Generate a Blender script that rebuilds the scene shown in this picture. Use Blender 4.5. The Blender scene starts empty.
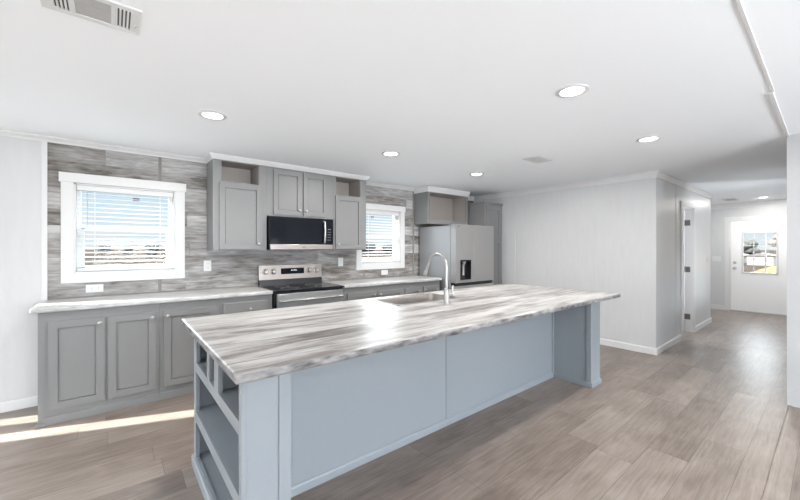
import bpy, bmesh, math, random
from mathutils import Vector, Matrix
random.seed(7)
SC = bpy.context.scene
COL = SC.collection
PI = math.pi

# ------------------------------------------------------------------ camera
EYE = 1.37
cam_d = bpy.data.cameras.new('camera')
cam = bpy.data.objects.new('camera', cam_d); COL.objects.link(cam)
cam_d.sensor_fit = 'HORIZONTAL'; cam_d.sensor_width = 36.0
cam_d.lens = 353.0 / 800.0 * 36.0
cam_d.shift_y = -2.0 / 800.0
cam_d.clip_start = 0.05; cam_d.clip_end = 500
cam.location = (0, 0, EYE)
YAW = math.atan2(434, 353)
cam.rotation_euler = (PI / 2, 0, YAW - PI / 2)
SC.camera = cam

# ------------------------------------------------------------------ world, sun, window light, added fill
world = bpy.data.worlds.new('sky'); SC.world = world; world.use_nodes = True
wn = world.node_tree.nodes; wl = world.node_tree.links
wn.clear()
wo = wn.new('ShaderNodeOutputWorld'); wb = wn.new('ShaderNodeBackground')
wt = wn.new('ShaderNodeTexCoord'); wx = wn.new('ShaderNodeSeparateXYZ'); wr = wn.new('ShaderNodeValToRGB')
for p_, c_ in ((0.0, (0.36, 0.385, 0.40)), (0.13, (0.29, 0.36, 0.41)), (0.20, (5.2, 5.6, 5.9)), (1.0, (3.0, 3.4, 3.8))):
    e_ = wr.color_ramp.elements.new(p_) if p_ not in (0.0, 1.0) else wr.color_ramp.elements[0 if p_ == 0.0 else -1]
    e_.color = c_ + (1,)
wl.new(wt.outputs['Generated'], wx.inputs[0]); wl.new(wx.outputs['Z'], wr.inputs[0])
wl.new(wr.outputs[0], wb.inputs['Color']); wb.inputs['Strength'].default_value = 1.0
wl.new(wb.outputs[0], wo.inputs[0])

sd = bpy.data.lights.new('sun', 'SUN'); sd.energy = 14.0; sd.angle = math.radians(0.6); sd.color = (1.0, 0.97, 0.91)
so = bpy.data.objects.new('sun', sd); COL.objects.link(so)
SUN_DIR = Vector((0.936, -0.351, -0.50)).normalized()
so.rotation_euler = SUN_DIR.to_track_quat('-Z', 'Y').to_euler()
so.location = (-6, 9, 8)

def area(name, loc, direction, sx, sy, power, color, spread=180):
    d = bpy.data.lights.new(name, 'AREA'); d.shape = 'RECTANGLE'; d.size = sx; d.size_y = sy
    d.energy = power; d.color = color; d.spread = math.radians(spread)
    o = bpy.data.objects.new(name, d); COL.objects.link(o)
    o.location = loc; o.rotation_euler = Vector(direction).to_track_quat('-Z', 'Y').to_euler()
    return o
# daylight entering by the living room windows behind the camera
area('living_daylight', (0.9, -3.75, 1.30), (0, 1, 1.9), 2.6, 1.5, 185, (0.92, 0.96, 1.0))
area('living_daylight', (3.4, -3.75, 1.30), (-0.2, 1, 1.9), 1.8, 1.5, 26, (0.92, 0.96, 1.0))
# daylight by the patio door and the window of the dining end, left of the frame
area('patio_daylight', (-1.95, 4.30, 1.1), (0.1, -1, 0.35), 1.5, 1.9, 5, (0.95, 0.98, 1.0))
area('dining_daylight', (-3.2, 2.0, 1.35), (1, -0.35, -0.45), 1.6, 1.4, 16, (0.95, 0.98, 1.0))
# unseen fill lights added to brighten foyer, corridor and room behind the hall door
area('foyer_fill', (9.4, 4.25, 1.4), (0.8, -1, 0.1), 1.5, 1.4, 15, (0.95, 0.97, 1.0))
area('corridor_fill', (7.3, 0.29, 1.35), (0.9, 0.6, 0.0), 2.0, 1.2, 5.5, (0.95, 0.97, 1.0))
area('bedroom_fill', (7.3, 4.25, 1.4), (0, -1, 0.0), 1.4, 1.3, 45, (0.95, 0.97, 1.0))

# light portals: they only tell the renderer where the sky comes in
for px_, py_, pz_, dr_, w_, h_ in ((0.116, 4.50, 1.55, (0, -1, 0), 0.76, 0.80), (3.19, 4.50, 1.54, (0, -1, 0), 0.70, 0.78), (-1.95, 4.50, 1.05, (0, -1, 0), 1.5, 1.9),
                                 (-3.42, 2.0, 1.35, (1, 0, 0), 1.55, 1.25), (0.3, -4.02, 1.32, (0, 1, 0), 2.7, 1.5), (3.4, -4.02, 1.32, (0, 1, 0), 1.95, 1.5)):
    q_ = area('sky_portal', (px_, py_, pz_), dr_, w_, h_, 1, (1, 1, 1)); q_.data.cycles.is_portal = True

vs = SC.view_settings
vs.view_transform = 'Standard'; vs.look = 'None'; vs.gamma = 1.0; vs.use_curve_mapping = False
vs.exposure = 1.18
SC.cycles.max_bounces = 10; SC.cycles.diffuse_bounces = 8; SC.cycles.glossy_bounces = 4
SC.cycles.sample_clamp_indirect = 6.0
SC.cycles.use_denoising = True

# ------------------------------------------------------------------ materials
def newmat(name):
    m = bpy.data.materials.new(name); m.use_nodes = True
    return m, m.node_tree.nodes, m.node_tree.links, m.node_tree.nodes['Principled BSDF']

def paint(name, col, rough=0.5, metal=0.0, bump=0.0, scale=60.0, var=0.03, stretch=(1, 1, 1), spec=0.5, coat=0.0):
    m, n, l, b = newmat(name)
    b.inputs['Roughness'].default_value = rough; b.inputs['Metallic'].default_value = metal
    b.inputs['Specular IOR Level'].default_value = spec
    b.inputs['Coat Weight'].default_value = coat
    tc = n.new('ShaderNodeTexCoord'); mp = n.new('ShaderNodeMapping'); nz = n.new('ShaderNodeTexNoise')
    mp.inputs['Scale'].default_value = stretch
    nz.inputs['Scale'].default_value = scale; nz.inputs['Detail'].default_value = 3
    l.new(tc.outputs['Object'], mp.inputs[0]); l.new(mp.outputs[0], nz.inputs['Vector'])
    rp = n.new('ShaderNodeValToRGB')
    rp.color_ramp.elements[0].position = 0.3; rp.color_ramp.elements[1].position = 0.7
    rp.color_ramp.elements[0].color = tuple(c * (1 - var) for c in col) + (1,)
    rp.color_ramp.elements[1].color = tuple(min(1, c * (1 + var)) for c in col) + (1,)
    l.new(nz.outputs['Fac'], rp.inputs[0]); l.new(rp.outputs[0], b.inputs['Base Color'])
    if bump:
        bp = n.new('ShaderNodeBump'); bp.inputs['Strength'].default_value = bump; bp.inputs['Distance'].default_value = 0.002
        l.new(nz.outputs['Fac'], bp.inputs['Height']); l.new(bp.outputs[0], b.inputs['Normal'])
    return m

def planks(name, axis_u, axis_v, length, width, tones, grain_u=1.5, grain_v=22.0, grain_amt=0.5, blotch=0.35,
           seam=0.0025, seam_dark=0.45, rough=0.4, bump=0.15, tint=None, voff=0.0, spec=0.5, knots=0.0, seam_amt=1.0, mix_tone=1.0, bu=1.6, bvs=6.0):
    """Boards running along axis_u, each row axis_v wide, with random joints, tones and grain."""
    m, n, l, b = newmat(name)
    def math_(op, a, c=None, cl=False):
        x = n.new('ShaderNodeMath'); x.operation = op; x.use_clamp = cl
        for i, q in enumerate((a, c)):
            if q is None: continue
            if isinstance(q, (int, float)): x.inputs[i].default_value = q
            else: l.new(q, x.inputs[i])
        return x.outputs[0]
    tc = n.new('ShaderNodeTexCoord'); sp = n.new('ShaderNodeSeparateXYZ'); l.new(tc.outputs['Object'], sp.inputs[0])
    u = sp.outputs[axis_u]; v0 = sp.outputs[axis_v]
    v = math_('ADD', v0, voff)
    vr = math_('DIVIDE', v, width); row = math_('FLOOR', vr); vf = math_('SUBTRACT', vr, row)
    w1 = n.new('ShaderNodeTexWhiteNoise'); w1.noise_dimensions = '1D'; l.new(row, w1.inputs['W'])
    ur = math_('ADD', math_('DIVIDE', u, length), math_('MULTIPLY', w1.outputs['Value'], 7.31))
    colm = math_('FLOOR', ur); uf = math_('SUBTRACT', ur, colm)
    cv = n.new('ShaderNodeCombineXYZ'); l.new(row, cv.inputs[0]); l.new(colm, cv.inputs[1])
    w2 = n.new('ShaderNodeTexWhiteNoise'); w2.noise_dimensions = '2D'; l.new(cv.outputs[0], w2.inputs['Vector'])
    pid = w2.outputs['Value']
    # grain
    gv = n.new('ShaderNodeCombineXYZ')
    l.new(math_('MULTIPLY', u, grain_u), gv.inputs[0]); l.new(math_('MULTIPLY', v, grain_v), gv.inputs[1])
    l.new(math_('MULTIPLY', pid, 37.0), gv.inputs[2])
    g = n.new('ShaderNodeTexNoise'); g.inputs['Scale'].default_value = 1.0; g.inputs['Detail'].default_value = 7
    g.inputs['Roughness'].default_value = 0.62; g.inputs['Distortion'].default_value = 0.5
    l.new(gv.outputs[0], g.inputs['Vector'])
    bv = n.new('ShaderNodeCombineXYZ')
    l.new(math_('MULTIPLY', u, bu), bv.inputs[0]); l.new(math_('MULTIPLY', v, bvs), bv.inputs[1])
    l.new(math_('MULTIPLY', pid, 11.0), bv.inputs[2])
    bl = n.new('ShaderNodeTexNoise'); bl.inputs['Scale'].default_value = 1.0; bl.inputs['Detail'].default_value = 5; bl.inputs['Distortion'].default_value = 0.6
    l.new(bv.outputs[0], bl.inputs['Vector'])
    t = math_('MULTIPLY', math_('SUBTRACT', pid, 0.5), mix_tone)
    t = math_('ADD', t, math_('MULTIPLY', math_('SUBTRACT', g.outputs['Fac'], 0.5), grain_amt * 4))
    t = math_('ADD', t, math_('MULTIPLY', math_('SUBTRACT', bl.outputs['Fac'], 0.5), blotch * 4))
    t = math_('ADD', t, 0.5, True)
    rp = n.new('ShaderNodeValToRGB'); cr = rp.color_ramp
    while len(cr.elements) < len(tones): cr.elements.new(0.5)
    for i, (p, c) in enumerate(tones):
        cr.elements[i].position = p; cr.elements[i].color = tuple(c) + (1,)
    l.new(t, rp.inputs[0])
    # seams
    e1 = math_('LESS_THAN', math_('MULTIPLY', vf, width), seam)
    e2 = math_('LESS_THAN', math_('MULTIPLY', uf, length), seam)
    e = math_('MULTIPLY', math_('MAXIMUM', e1, e2), seam_amt)
    mx = n.new('ShaderNodeMixRGB'); mx.blend_type = 'MULTIPLY'
    l.new(e, mx.inputs[0]); l.new(rp.outputs[0], mx.inputs[1]); mx.inputs[2].default_value = (seam_dark,) * 3 + (1,)
    l.new(mx.outputs[0], b.inputs['Base Color'])
    b.inputs['Roughness'].default_value = rough; b.inputs['Specular IOR Level'].default_value = spec
    bp = n.new('ShaderNodeBump'); bp.inputs['Strength'].default_value = bump; bp.inputs['Distance'].default_value = 0.0015
    hh = math_('SUBTRACT', g.outputs['Fac'], e)
    l.new(hh, bp.inputs['Height']); l.new(bp.outputs[0], b.inputs['Normal'])
    return m

def emit(name, col, s):
    m, n, l, b = newmat(name)
    b.inputs['Base Color'].default_value = col + (1,)
    b.inputs['Emission Color'].default_value = col + (1,); b.inputs['Emission Strength'].default_value = s
    return m

def glassmat(name):
    m, n, l, b = newmat(name)
    out = n['Material Output']; tr = n.new('ShaderNodeBsdfTransparent'); gl = n.new('ShaderNodeBsdfGlossy')
    gl.inputs['Roughness'].default_value = 0.03
    mix = n.new('ShaderNodeMixShader'); mix.inputs[0].default_value = 0.004
    tr.inputs[0].default_value = (0.98, 0.99, 0.99, 1)
    l.new(tr.outputs[0], mix.inputs[1]); l.new(gl.outputs[0], mix.inputs[2])
    l.new(mix.outputs[0], out.inputs[0]); n.remove(b)
    return m

def slatmat(name):
    """thin white vinyl that lets some light through"""
    m, n, l, b = newmat(name)
    b.inputs['Base Color'].default_value = (0.85, 0.86, 0.86, 1); b.inputs['Roughness'].default_value = 0.45
    out = n['Material Output']; tl = n.new('ShaderNodeBsdfTranslucent'); tl.inputs[0].default_value = (0.9, 0.93, 0.95, 1)
    mix = n.new('ShaderNodeMixShader'); mix.inputs[0].default_value = 0.6
    l.new(b.outputs[0], mix.inputs[1]); l.new(tl.outputs[0], mix.inputs[2]); l.new(mix.outputs[0], out.inputs[0])
    return m

M = {}
M['floor'] = planks('vinyl_plank_floor', 0, 1, 1.30, 0.218,
    [(0.0, (0.092, 0.067, 0.056)), (0.3, (0.168, 0.131, 0.110)), (0.6, (0.241, 0.196, 0.168)), (1.0, (0.335, 0.285, 0.250))],
    grain_u=4.0, grain_v=60, grain_amt=0.24, blotch=0.20, seam=0.0028, seam_dark=0.5, rough=0.36, bump=0.15, voff=0.067, mix_tone=0.34, bu=2.5, bvs=5.0)
M['woodwall'] = planks('weathered_plank_panel', 0, 2, 2.46, 0.145,
    [(0.0, (0.089, 0.077, 0.065)), (0.25, (0.201, 0.187, 0.175)), (0.55, (0.304, 0.296, 0.290)), (0.8, (0.402, 0.395, 0.392)), (1.0, (0.509, 0.505, 0.505))],
    grain_u=5.5, grain_v=44, grain_amt=0.40, blotch=0.34, seam=0.004, seam_dark=0.7, rough=0.6, bump=0.2, voff=0.02, mix_tone=0.62, bu=3.0, bvs=7.0)
TOPTONES = [(0.0, (0.13, 0.115, 0.11)), (0.25, (0.23, 0.215, 0.205)), (0.45, (0.36, 0.348, 0.336)), (0.68, (0.47, 0.46, 0.45)), (1.0, (0.56, 0.555, 0.545))]
M['island_top'] = planks('weathered_wood_laminate', 0, 1, 25.0, 0.15, TOPTONES,
    grain_u=6.0, grain_v=44, grain_amt=0.34, blotch=0.52, seam=0.001, seam_dark=0.85, rough=0.30, bump=0.05, voff=0.01, mix_tone=0.36, bu=1.7, bvs=9.0)
M['wall_top'] = planks('pale_wood_laminate', 0, 1, 25.0, 0.135,
    [(0.0, (0.307, 0.297, 0.288)), (0.35, (0.446, 0.436, 0.428)), (0.7, (0.557, 0.553, 0.543)), (1.0, (0.632, 0.627, 0.618))],
    grain_u=3.0, grain_v=26, grain_amt=0.3, blotch=0.3, seam=0.001, seam_dark=0.9, rough=0.30, bump=0.05, mix_tone=0.3, bu=3.0, bvs=12.0)
M['cabinet'] = paint('grey_cabinet_paint', (0.212, 0.213, 0.215), 0.40, bump=0.05, scale=40, var=0.01)
M['edge'] = paint('marbled_laminate_edge', (0.19, 0.185, 0.185), 0.35, var=0.75, scale=22, stretch=(0.5, 0.5, 1.4))
M['edge_pale'] = paint('pale_marbled_laminate_edge', (0.46, 0.46, 0.46), 0.35, var=0.22, scale=22, stretch=(0.5, 0.5, 1.4))
M['cab_in'] = paint('cabinet_interior', (0.33, 0.30, 0.28), 0.6, var=0.03)
M['island'] = paint('pale_grey_cabinet_paint', (0.258, 0.282, 0.306), 0.38, bump=0.05, scale=40, var=0.01)
M['wall'] = paint('light_grey_wall', (0.575, 0.58, 0.585), 0.36, bump=0.06, scale=25, var=0.02, stretch=(1, 1, 0.15))
M['wall_dim'] = M['wall']
M['ceiling'] = paint('white_ceiling', (0.875, 0.905, 0.935), 0.85, bump=0.15, scale=120, var=0.01)
M['white'] = paint('white_trim_paint', (0.66, 0.66, 0.66), 0.45, var=0.01)
M['doorpaint'] = paint('white_door_paint', (0.86, 0.86, 0.865), 0.4, var=0.01)
M['whitewall'] = paint('white_wall', (0.43, 0.435, 0.445), 0.5, var=0.015, bump=0.05, scale=30)
M['vinyl'] = paint('white_vinyl', (0.66, 0.67, 0.67), 0.4, var=0.01)
M['steel'] = paint('brushed_steel', (0.35, 0.315, 0.295), 0.33, metal=1.0, bump=0.05, scale=30, var=0.05, stretch=(0.2, 1, 8))
M['steel_light'] = paint('bright_brushed_steel', (0.72, 0.71, 0.70), 0.30, metal=1.0, bump=0.05, scale=30, var=0.08, stretch=(0.2, 1, 8))
M['steel_dark'] = paint('fridge_side_grey', (0.34, 0.35, 0.36), 0.36, metal=0.5, bump=0.08, scale=200, var=0.03)
M['steel_v'] = paint('fridge_door_steel', (0.43, 0.42, 0.415), 0.36, metal=0.85, bump=0.03, scale=30, var=0.03, stretch=(1, 1, 8))
M['nickel'] = paint('brushed_nickel', (0.48, 0.47, 0.455), 0.30, metal=1.0, var=0.02)
M['sinksteel'] = paint('sink_steel', (0.26, 0.235, 0.22), 0.38, metal=0.8, var=0.05, scale=20)
M['black'] = paint('black_enamel', (0.012, 0.012, 0.014), 0.25, var=0.1)
M['blackglass'] = paint('black_glass', (0.008, 0.010, 0.014), 0.07, var=0.05, spec=0.12)
M['darkgrey'] = paint('dark_grey_plastic', (0.06, 0.06, 0.065), 0.45, var=0.05)
M['slot'] = paint('dark_slot', (0.03, 0.03, 0.03), 0.7, var=0.05)
M['grille'] = paint('grey_grille', (0.42, 0.42, 0.42), 0.6, var=0.05)
M['batten'] = paint('grey_wood_batten', (0.20, 0.185, 0.175), 0.5, var=0.15, scale=18, stretch=(1, 1, 0.1))
M['brass'] = paint('aged_hinge_metal', (0.17, 0.165, 0.155), 0.4, metal=0.8, var=0.05)
M['glass'] = glassmat('window_glass')
M['slat'] = slatmat('white_blind_slat')
M['lamp'] = emit('lamp_lens', (1.0, 0.98, 0.94), 6.0)
M['display'] = emit('pale_display', (0.85, 0.88, 0.95), 0.35)
M['grass'] = paint('dry_field_grass', (0.12, 0.085, 0.048), 0.9, var=0.35, scale=0.6, spec=0.0)
M['dirt'] = paint('brown_bare_ground', (0.034, 0.027, 0.022), 0.95, var=0.3, scale=0.5, spec=0.0)
M['leaf'] = paint('dark_tree_foliage', (0.022, 0.022, 0.02), 0.9, var=0.35, scale=2)
M['bark'] = paint('bare_branches', (0.06, 0.045, 0.042), 0.9, var=0.2, scale=3)
M['siding'] = paint('pale_siding', (0.12, 0.11, 0.105), 0.7, var=0.05, scale=3)
M['roofing'] = paint('dark_roofing', (0.04, 0.035, 0.035), 0.8, var=0.1, scale=3)
M['sticker'] = paint('dark_sticker_ink', (0.10, 0.06, 0.07), 0.6, var=0.1)
M['darkwood'] = paint('bare_wood_shelf', (0.30, 0.235, 0.19), 0.6, var=0.15, scale=12, stretch=(1, 6, 1))

# ------------------------------------------------------------------ mesh helpers (world coordinates)
def BM(): return bmesh.new()

def add_box(bm, x0, x1, y0, y1, z0, z1):
    if x1 < x0: x0, x1 = x1, x0
    if y1 < y0: y0, y1 = y1, y0
    if z1 < z0: z0, z1 = z1, z0
    v = [bm.verts.new(p) for p in ((x0, y0, z0), (x1, y0, z0), (x1, y1, z0), (x0, y1, z0), (x0, y0, z1), (x1, y0, z1), (x1, y1, z1), (x0, y1, z1))]
    for f in ((3, 2, 1, 0), (4, 5, 6, 7), (0, 1, 5, 4), (1, 2, 6, 5), (2, 3, 7, 6), (3, 0, 4, 7)):
        bm.faces.new([v[i] for i in f])
    return bm

def box(*a): return add_box(BM(), *a)

def add_lathe(bm, center, axis, prof, seg=24):
    """prof: list of (radius, distance along axis)."""
    ax = Vector(axis).normalized(); q = Vector((0, 0, 1)).rotation_difference(ax)
    c = Vector(center); rings = []
    for r, t in prof:
        if r < 1e-6:
            rings.append([bm.verts.new(c + q @ Vector((0, 0, t)))])
        else:
            rings.append([bm.verts.new(c + q @ Vector((r * math.cos(2 * PI * k / seg), r * math.sin(2 * PI * k / seg), t))) for k in range(seg)])
    for a, b in zip(rings, rings[1:]):
        for k in range(seg):
            k2 = (k + 1) % seg
            if len(a) == 1 and len(b) == 1: continue
            if len(a) == 1: bm.faces.new((a[0], b[k2], b[k]))
            elif len(b) == 1: bm.faces.new((a[k], a[k2], b[0]))
            else: bm.faces.new((a[k], a[k2], b[k2], b[k]))
    return bm

def add_tube(bm, pts, r, seg=12, caps=True):
    pts = [Vector(p) for p in pts]; rs = r if isinstance(r, (list, tuple)) else [r] * len(pts)
    rings = []; up = None
    for i, p in enumerate(pts):
        t = (pts[min(i + 1, len(pts) - 1)] - pts[max(i - 1, 0)]).normalized()
        if up is None:
            up = Vector((0, 0, 1)) if abs(t.z) < 0.9 else Vector((1, 0, 0))
        s = t.cross(up).normalized(); up = s.cross(t).normalized()
        rings.append([bm.verts.new(p + rs[i] * (math.cos(2 * PI * k / seg) * s + math.sin(2 * PI * k / seg) * up)) for k in range(seg)])
    for a, b in zip(rings, rings[1:]):
        for k in range(seg):
            bm.faces.new((a[k], a[(k + 1) % seg], b[(k + 1) % seg], b[k]))
    if caps:
        bm.faces.new(rings[0][::-1]); bm.faces.new(rings[-1])
    return bm

def add_sweep(bm, path, prof, closed_ends=True):
    """path: 2D points; prof: (offset to the left of travel, z).  Mitred corners."""
    n = len(path); rings = []
    P = [Vector((p[0], p[1], 0)) for p in path]
    for i in range(n):
        d1 = (P[i] - P[i - 1]).normalized() if i else (P[1] - P[0]).normalized()
        d2 = (P[i + 1] - P[i]).normalized() if i < n - 1 else d1
        n1 = Vector((-d1.y, d1.x, 0)); n2 = Vector((-d2.y, d2.x, 0))
        mt = (n1 + n2); mt = mt / max(1e-6, (1 + n1.dot(n2)))
        rings.append([bm.verts.new(P[i] + mt * o + Vector((0, 0, z))) for o, z in prof])
    k = len(prof)
    for a, b in zip(rings, rings[1:]):
        for j in range(k):
            bm.faces.new((a[j], a[(j + 1) % k], b[(j + 1) % k], b[j]))
    if closed_ends:
        bm.faces.new(rings[0][::-1]); bm.faces.new(rings[-1])
    return bm

def obj(name, bm, mat, parent=None, bevel=0.0, smooth=False, seg=2):
    bmesh.ops.recalc_face_normals(bm, faces=bm.faces)
    if parent is not None:
        w = Vector(parent.location); p = parent.parent
        while p is not None:
            w += Vector(p.location); p = p.parent
        bmesh.ops.translate(bm, verts=bm.verts, vec=-w)
    me = bpy.data.meshes.new(name); bm.to_mesh(me); bm.free()
    o = bpy.data.objects.new(name, me); COL.objects.link(o)
    me.materials.append(mat if not isinstance(mat, str) else M[mat])
    if parent is not None: o.parent = parent
    if smooth:
        for f in me.polygons: f.use_smooth = True
        m = o.modifiers.new('split', 'EDGE_SPLIT'); m.split_angle = math.radians(40)
    if bevel:
        b = o.modifiers.new('bevel', 'BEVEL'); b.width = bevel; b.segments = seg; b.limit_method = 'ANGLE'; b.angle_limit = math.radians(35)
    return o

def tag(o, label, cat, group=None):
    o['label'] = label; o['category'] = cat
    if group: o['group'] = group
    return o

def thing(name, label, cat, loc, group=None):
    o = bpy.data.objects.new(name, None); COL.objects.link(o); o.location = loc; o.empty_display_size = 0.1
    return tag(o, label, cat, group)

def struct(name, bm, mat, parent=None, bevel=0.0, smooth=False):
    o = obj(name, bm, mat, parent, bevel, smooth)
    if parent is None: o['kind'] = 'structure'
    return o

def struct_empty(name, loc=(0, 0, 0)):
    o = bpy.data.objects.new(name, None); COL.objects.link(o); o.location = loc; o['kind'] = 'structure'
    return o

# ------------------------------------------------------------------ dimensions
WK = 4.38            # kitchen wall
CE = 2.35            # ceiling
XG = 5.39            # grey wall
YH = 1.44            # hall wall
XD = 10.5            # front door wall
YM = 0.25            # marriage line between kitchen and living room
XL = -3.3; YS = -3.9 # far left and the living room's outer wall
TH = 0.14

# ------------------------------------------------------------------ floor and ceiling
b = BM(); add_box(b, XL, XD, YM, WK, -0.05, 0.0); struct('floor', b, 'floor')
b = BM(); add_box(b, XL, 4.70, YS, YM, -0.05, 0.0); struct('floor_south', b, 'floor')
b = BM(); add_sweep(b, [(XL, YM - 0.012), (4.56, YM - 0.012)], [(-0.012, 0.0), (-0.008, 0.005), (0.008, 0.005), (0.012, 0.0)]); struct('trim_1', b, 'floor')
b = BM(); add_box(b, XL, XD + 0.2, YS, WK + 0.14, CE, CE + 0.08); struct('ceiling', b, 'ceiling')
# batten that covers the ceiling joint on the marriage line: two lengths that meet
b = BM(); add_sweep(b, [(XL, 0.240), (3.2, 0.240)], [(-0.008, CE), (-0.006, CE - 0.005), (0.006, CE - 0.005), (0.008, CE)])
add_sweep(b, [(3.2, 0.252), (4.60, 0.256)], [(-0.012, CE), (-0.010, CE - 0.010), (0.010, CE - 0.010), (0.012, CE)])
struct('trim_2', b, 'white')

# ------------------------------------------------------------------ walls
def wall_y(name, y0, y1, x0, x1, holes, mat, z1=CE):
    """wall along X with rectangular holes (x0,x1,z0,z1)"""
    bm = BM(); cur = x0
    for hx0, hx1, hz0, hz1 in sorted(holes):
        add_box(bm, cur, hx0, y0, y1, 0, z1)
        if hz0 > 0: add_box(bm, hx0, hx1, y0, y1, 0, hz0)
        add_box(bm, hx0, hx1, y0, y1, hz1, z1)
        cur = hx1
    add_box(bm, cur, x1, y0, y1, 0, z1)
    return struct(name, bm, mat)
def wall_x(name, x0, x1, y0, y1, holes, mat, z1=CE):
    bm = BM(); cur = y0
    for h0, h1, hz0, hz1 in sorted(holes):
        add_box(bm, x0, x1, cur, h0, 0, z1)
        if hz0 > 0: add_box(bm, x0, x1, h0, h1, 0, hz0)
        add_box(bm, x0, x1, h0, h1, hz1, z1)
        cur = h1
    add_box(bm, x0, x1, cur, y1, 0, z1)
    return struct(name, bm, mat)

W1 = (-0.275, 0.507, 1.137, 1.965)
W2 = (2.825, 3.560, 1.137, 1.945)
PD = (-2.78, -1.13, 0.03, 2.05)
XWOOD = -0.462
wall_y('wall_back', WK, WK + TH, XWOOD, XG + 0.12, [W1, W2], 'woodwall')
wall_y('wall_back_left', WK, WK + TH, XL - TH, XWOOD, [PD], 'wall')
wall_x('wall_left', XL - TH, XL, YS - TH, WK, [(1.2, 2.8, 0.7, 2.0)], 'wall')
wall_x('wall_right', XG, XG + 0.11, YH, WK, [], 'wall')
HD = (6.60, 7.30, 0.0, 2.01)
wall_y('wall_inner', YH, YH + 0.10, XG + 0.11, 8.58, [HD], 'wall')
FD = (0.51, 1.45, 0.0, 1.97)
wall_x('wall_east', XD, XD + TH, YM - 0.2, WK, [FD], 'wall')
wall_y('wall_south', YS - TH, YS, XL - TH, 4.70, [(-1.1, 1.7, 0.55, 2.1), (2.4, 4.4, 0.55, 2.1)], 'wall')
wall_x('wall_near_right', 4.56, 4.70, YS, YM + 0.01, [], 'whitewall')
wall_y('wall_near', YM - 0.12, YM + 0.01, 4.70, XD, [(6.3, 8.3, 0.75, 1.95)], 'wall')
# room behind the hall door and foyer nook side
wall_x('wall_north_east', 8.48, 8.58, YH + 0.10, WK, [], 'wall')
wall_y('wall_rear', WK, WK + TH, XG + 0.12, XD + TH, [], 'wall')

# ------------------------------------------------------------------ crown, base and vertical trim
def crown_prof(h, d, s=1):
    return [(0, CE), (s * d, CE), (s * d, CE - 0.012), (s * d * 0.75, CE - 0.018), (s * d * 0.35, CE - h * 0.75), (s * d * 0.28, CE - h), (0, CE - h)]
PC = crown_prof(0.045, 0.045, -1)     # right-hand side of the travel direction faces the room
t = BM(); add_sweep(t, [(XL, WK), (0.805, WK)], PC); add_sweep(t, [(2.70, WK), (3.865, WK)], PC)
add_sweep(t, [(4.83, WK), (XG, WK), (XG, YH), (8.58, YH), (8.58, WK - 0.1)], crown_prof(0.078, 0.045, -1))
struct('trim_3', t, 'white')
t = BM(); add_sweep(t, [(XD, WK), (XD, YM)], crown_prof(0.11, 0.06, -1)); struct('trim_4', t, 'white')
# flat white crown boards round the tops of the wall cabinets
CP = [(0, CE), (-0.035, CE), (-0.035, CE - 0.012), (-0.012, CE - 0.052), (0, CE - 0.052)]
t = BM(); add_sweep(t, [(0.805, WK - 0.002), (0.805, 4.06), (2.70, 4.06), (2.70, WK - 0.002)], CP); struct('trim_5', t, 'white')
CP2 = [(0, CE), (-0.03, CE), (-0.03, CE - 0.012), (-0.010, CE - 0.085), (0, CE - 0.085)]
t = BM(); add_sweep(t, [(3.865, WK - 0.002), (3.865, 4.05), (4.83, 4.05), (4.83, WK - 0.002)], CP2); struct('trim_6', t, 'white')
def base_prof(h=0.085, d=0.014, s=-1):
    return [(0, 0), (s * d, 0), (s * d, h - 0.01), (s * d * 0.4, h), (0, h)]
t = BM(); add_sweep(t, [(PD[1] + 0.09, WK), (XWOOD - 0.02, WK)], base_prof()); struct('baseboard_left', t, 'white')
t = BM(); add_sweep(t, [(XG, 3.70), (XG, YH), (HD[0] - 0.07, YH)], base_prof()); struct('baseboard_right', t, 'white')
t = BM(); add_sweep(t, [(HD[1] + 0.07, YH), (8.58, YH), (8.58, WK)], base_prof()); struct('baseboard_inner', t, 'white')
t = BM(); add_sweep(t, [(XD, WK), (XD, FD[1] + 0.075)], base_prof(0.1)); struct('baseboard_east', t, 'white')
t = box(XWOOD - 0.022, XWOOD + 0.014, WK - 0.012, WK, 0.0, CE - 0.04); struct('trim_7', t, 'white')
t = BM()
x = 0.375
add_box(t, x - 0.014, x + 0.014, WK - 0.006, WK, 0.90, 1.05); add_box(t, x - 0.014, x + 0.014, WK - 0.006, WK, 2.05, CE - 0.04)
add_box(t, 2.86, 2.885, WK - 0.006, WK, 0.90, 1.04); add_box(t, 3.83, 3.86, WK - 0.006, WK, 0.90, CE - 0.04)
struct('trim_8', t, 'batten')
t = BM(); add_box(t, XWOOD + 0.01, 1.335, WK - 0.008, WK, 0.914, 0.925); add_box(t, 2.2, 3.93, WK - 0.008, WK, 0.914, 0.925); struct('trim_9', t, 'batten')
# vertical joints of the wall panels
t = BM()
for y in (2.17, 3.48): add_box(t, XG - 0.004, XG, y - 0.012, y + 0.012, 0.085, CE - 0.08)
for x in (6.31,): add_box(t, x - 0.012, x + 0.012, YH - 0.004, YH, 0.085, CE - 0.08)
add_box(t, XG - 0.004, XG + 0.012, YH - 0.004, YH + 0.012, 0.085, CE - 0.08)
struct('trim_10', t, 'wall')

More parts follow.
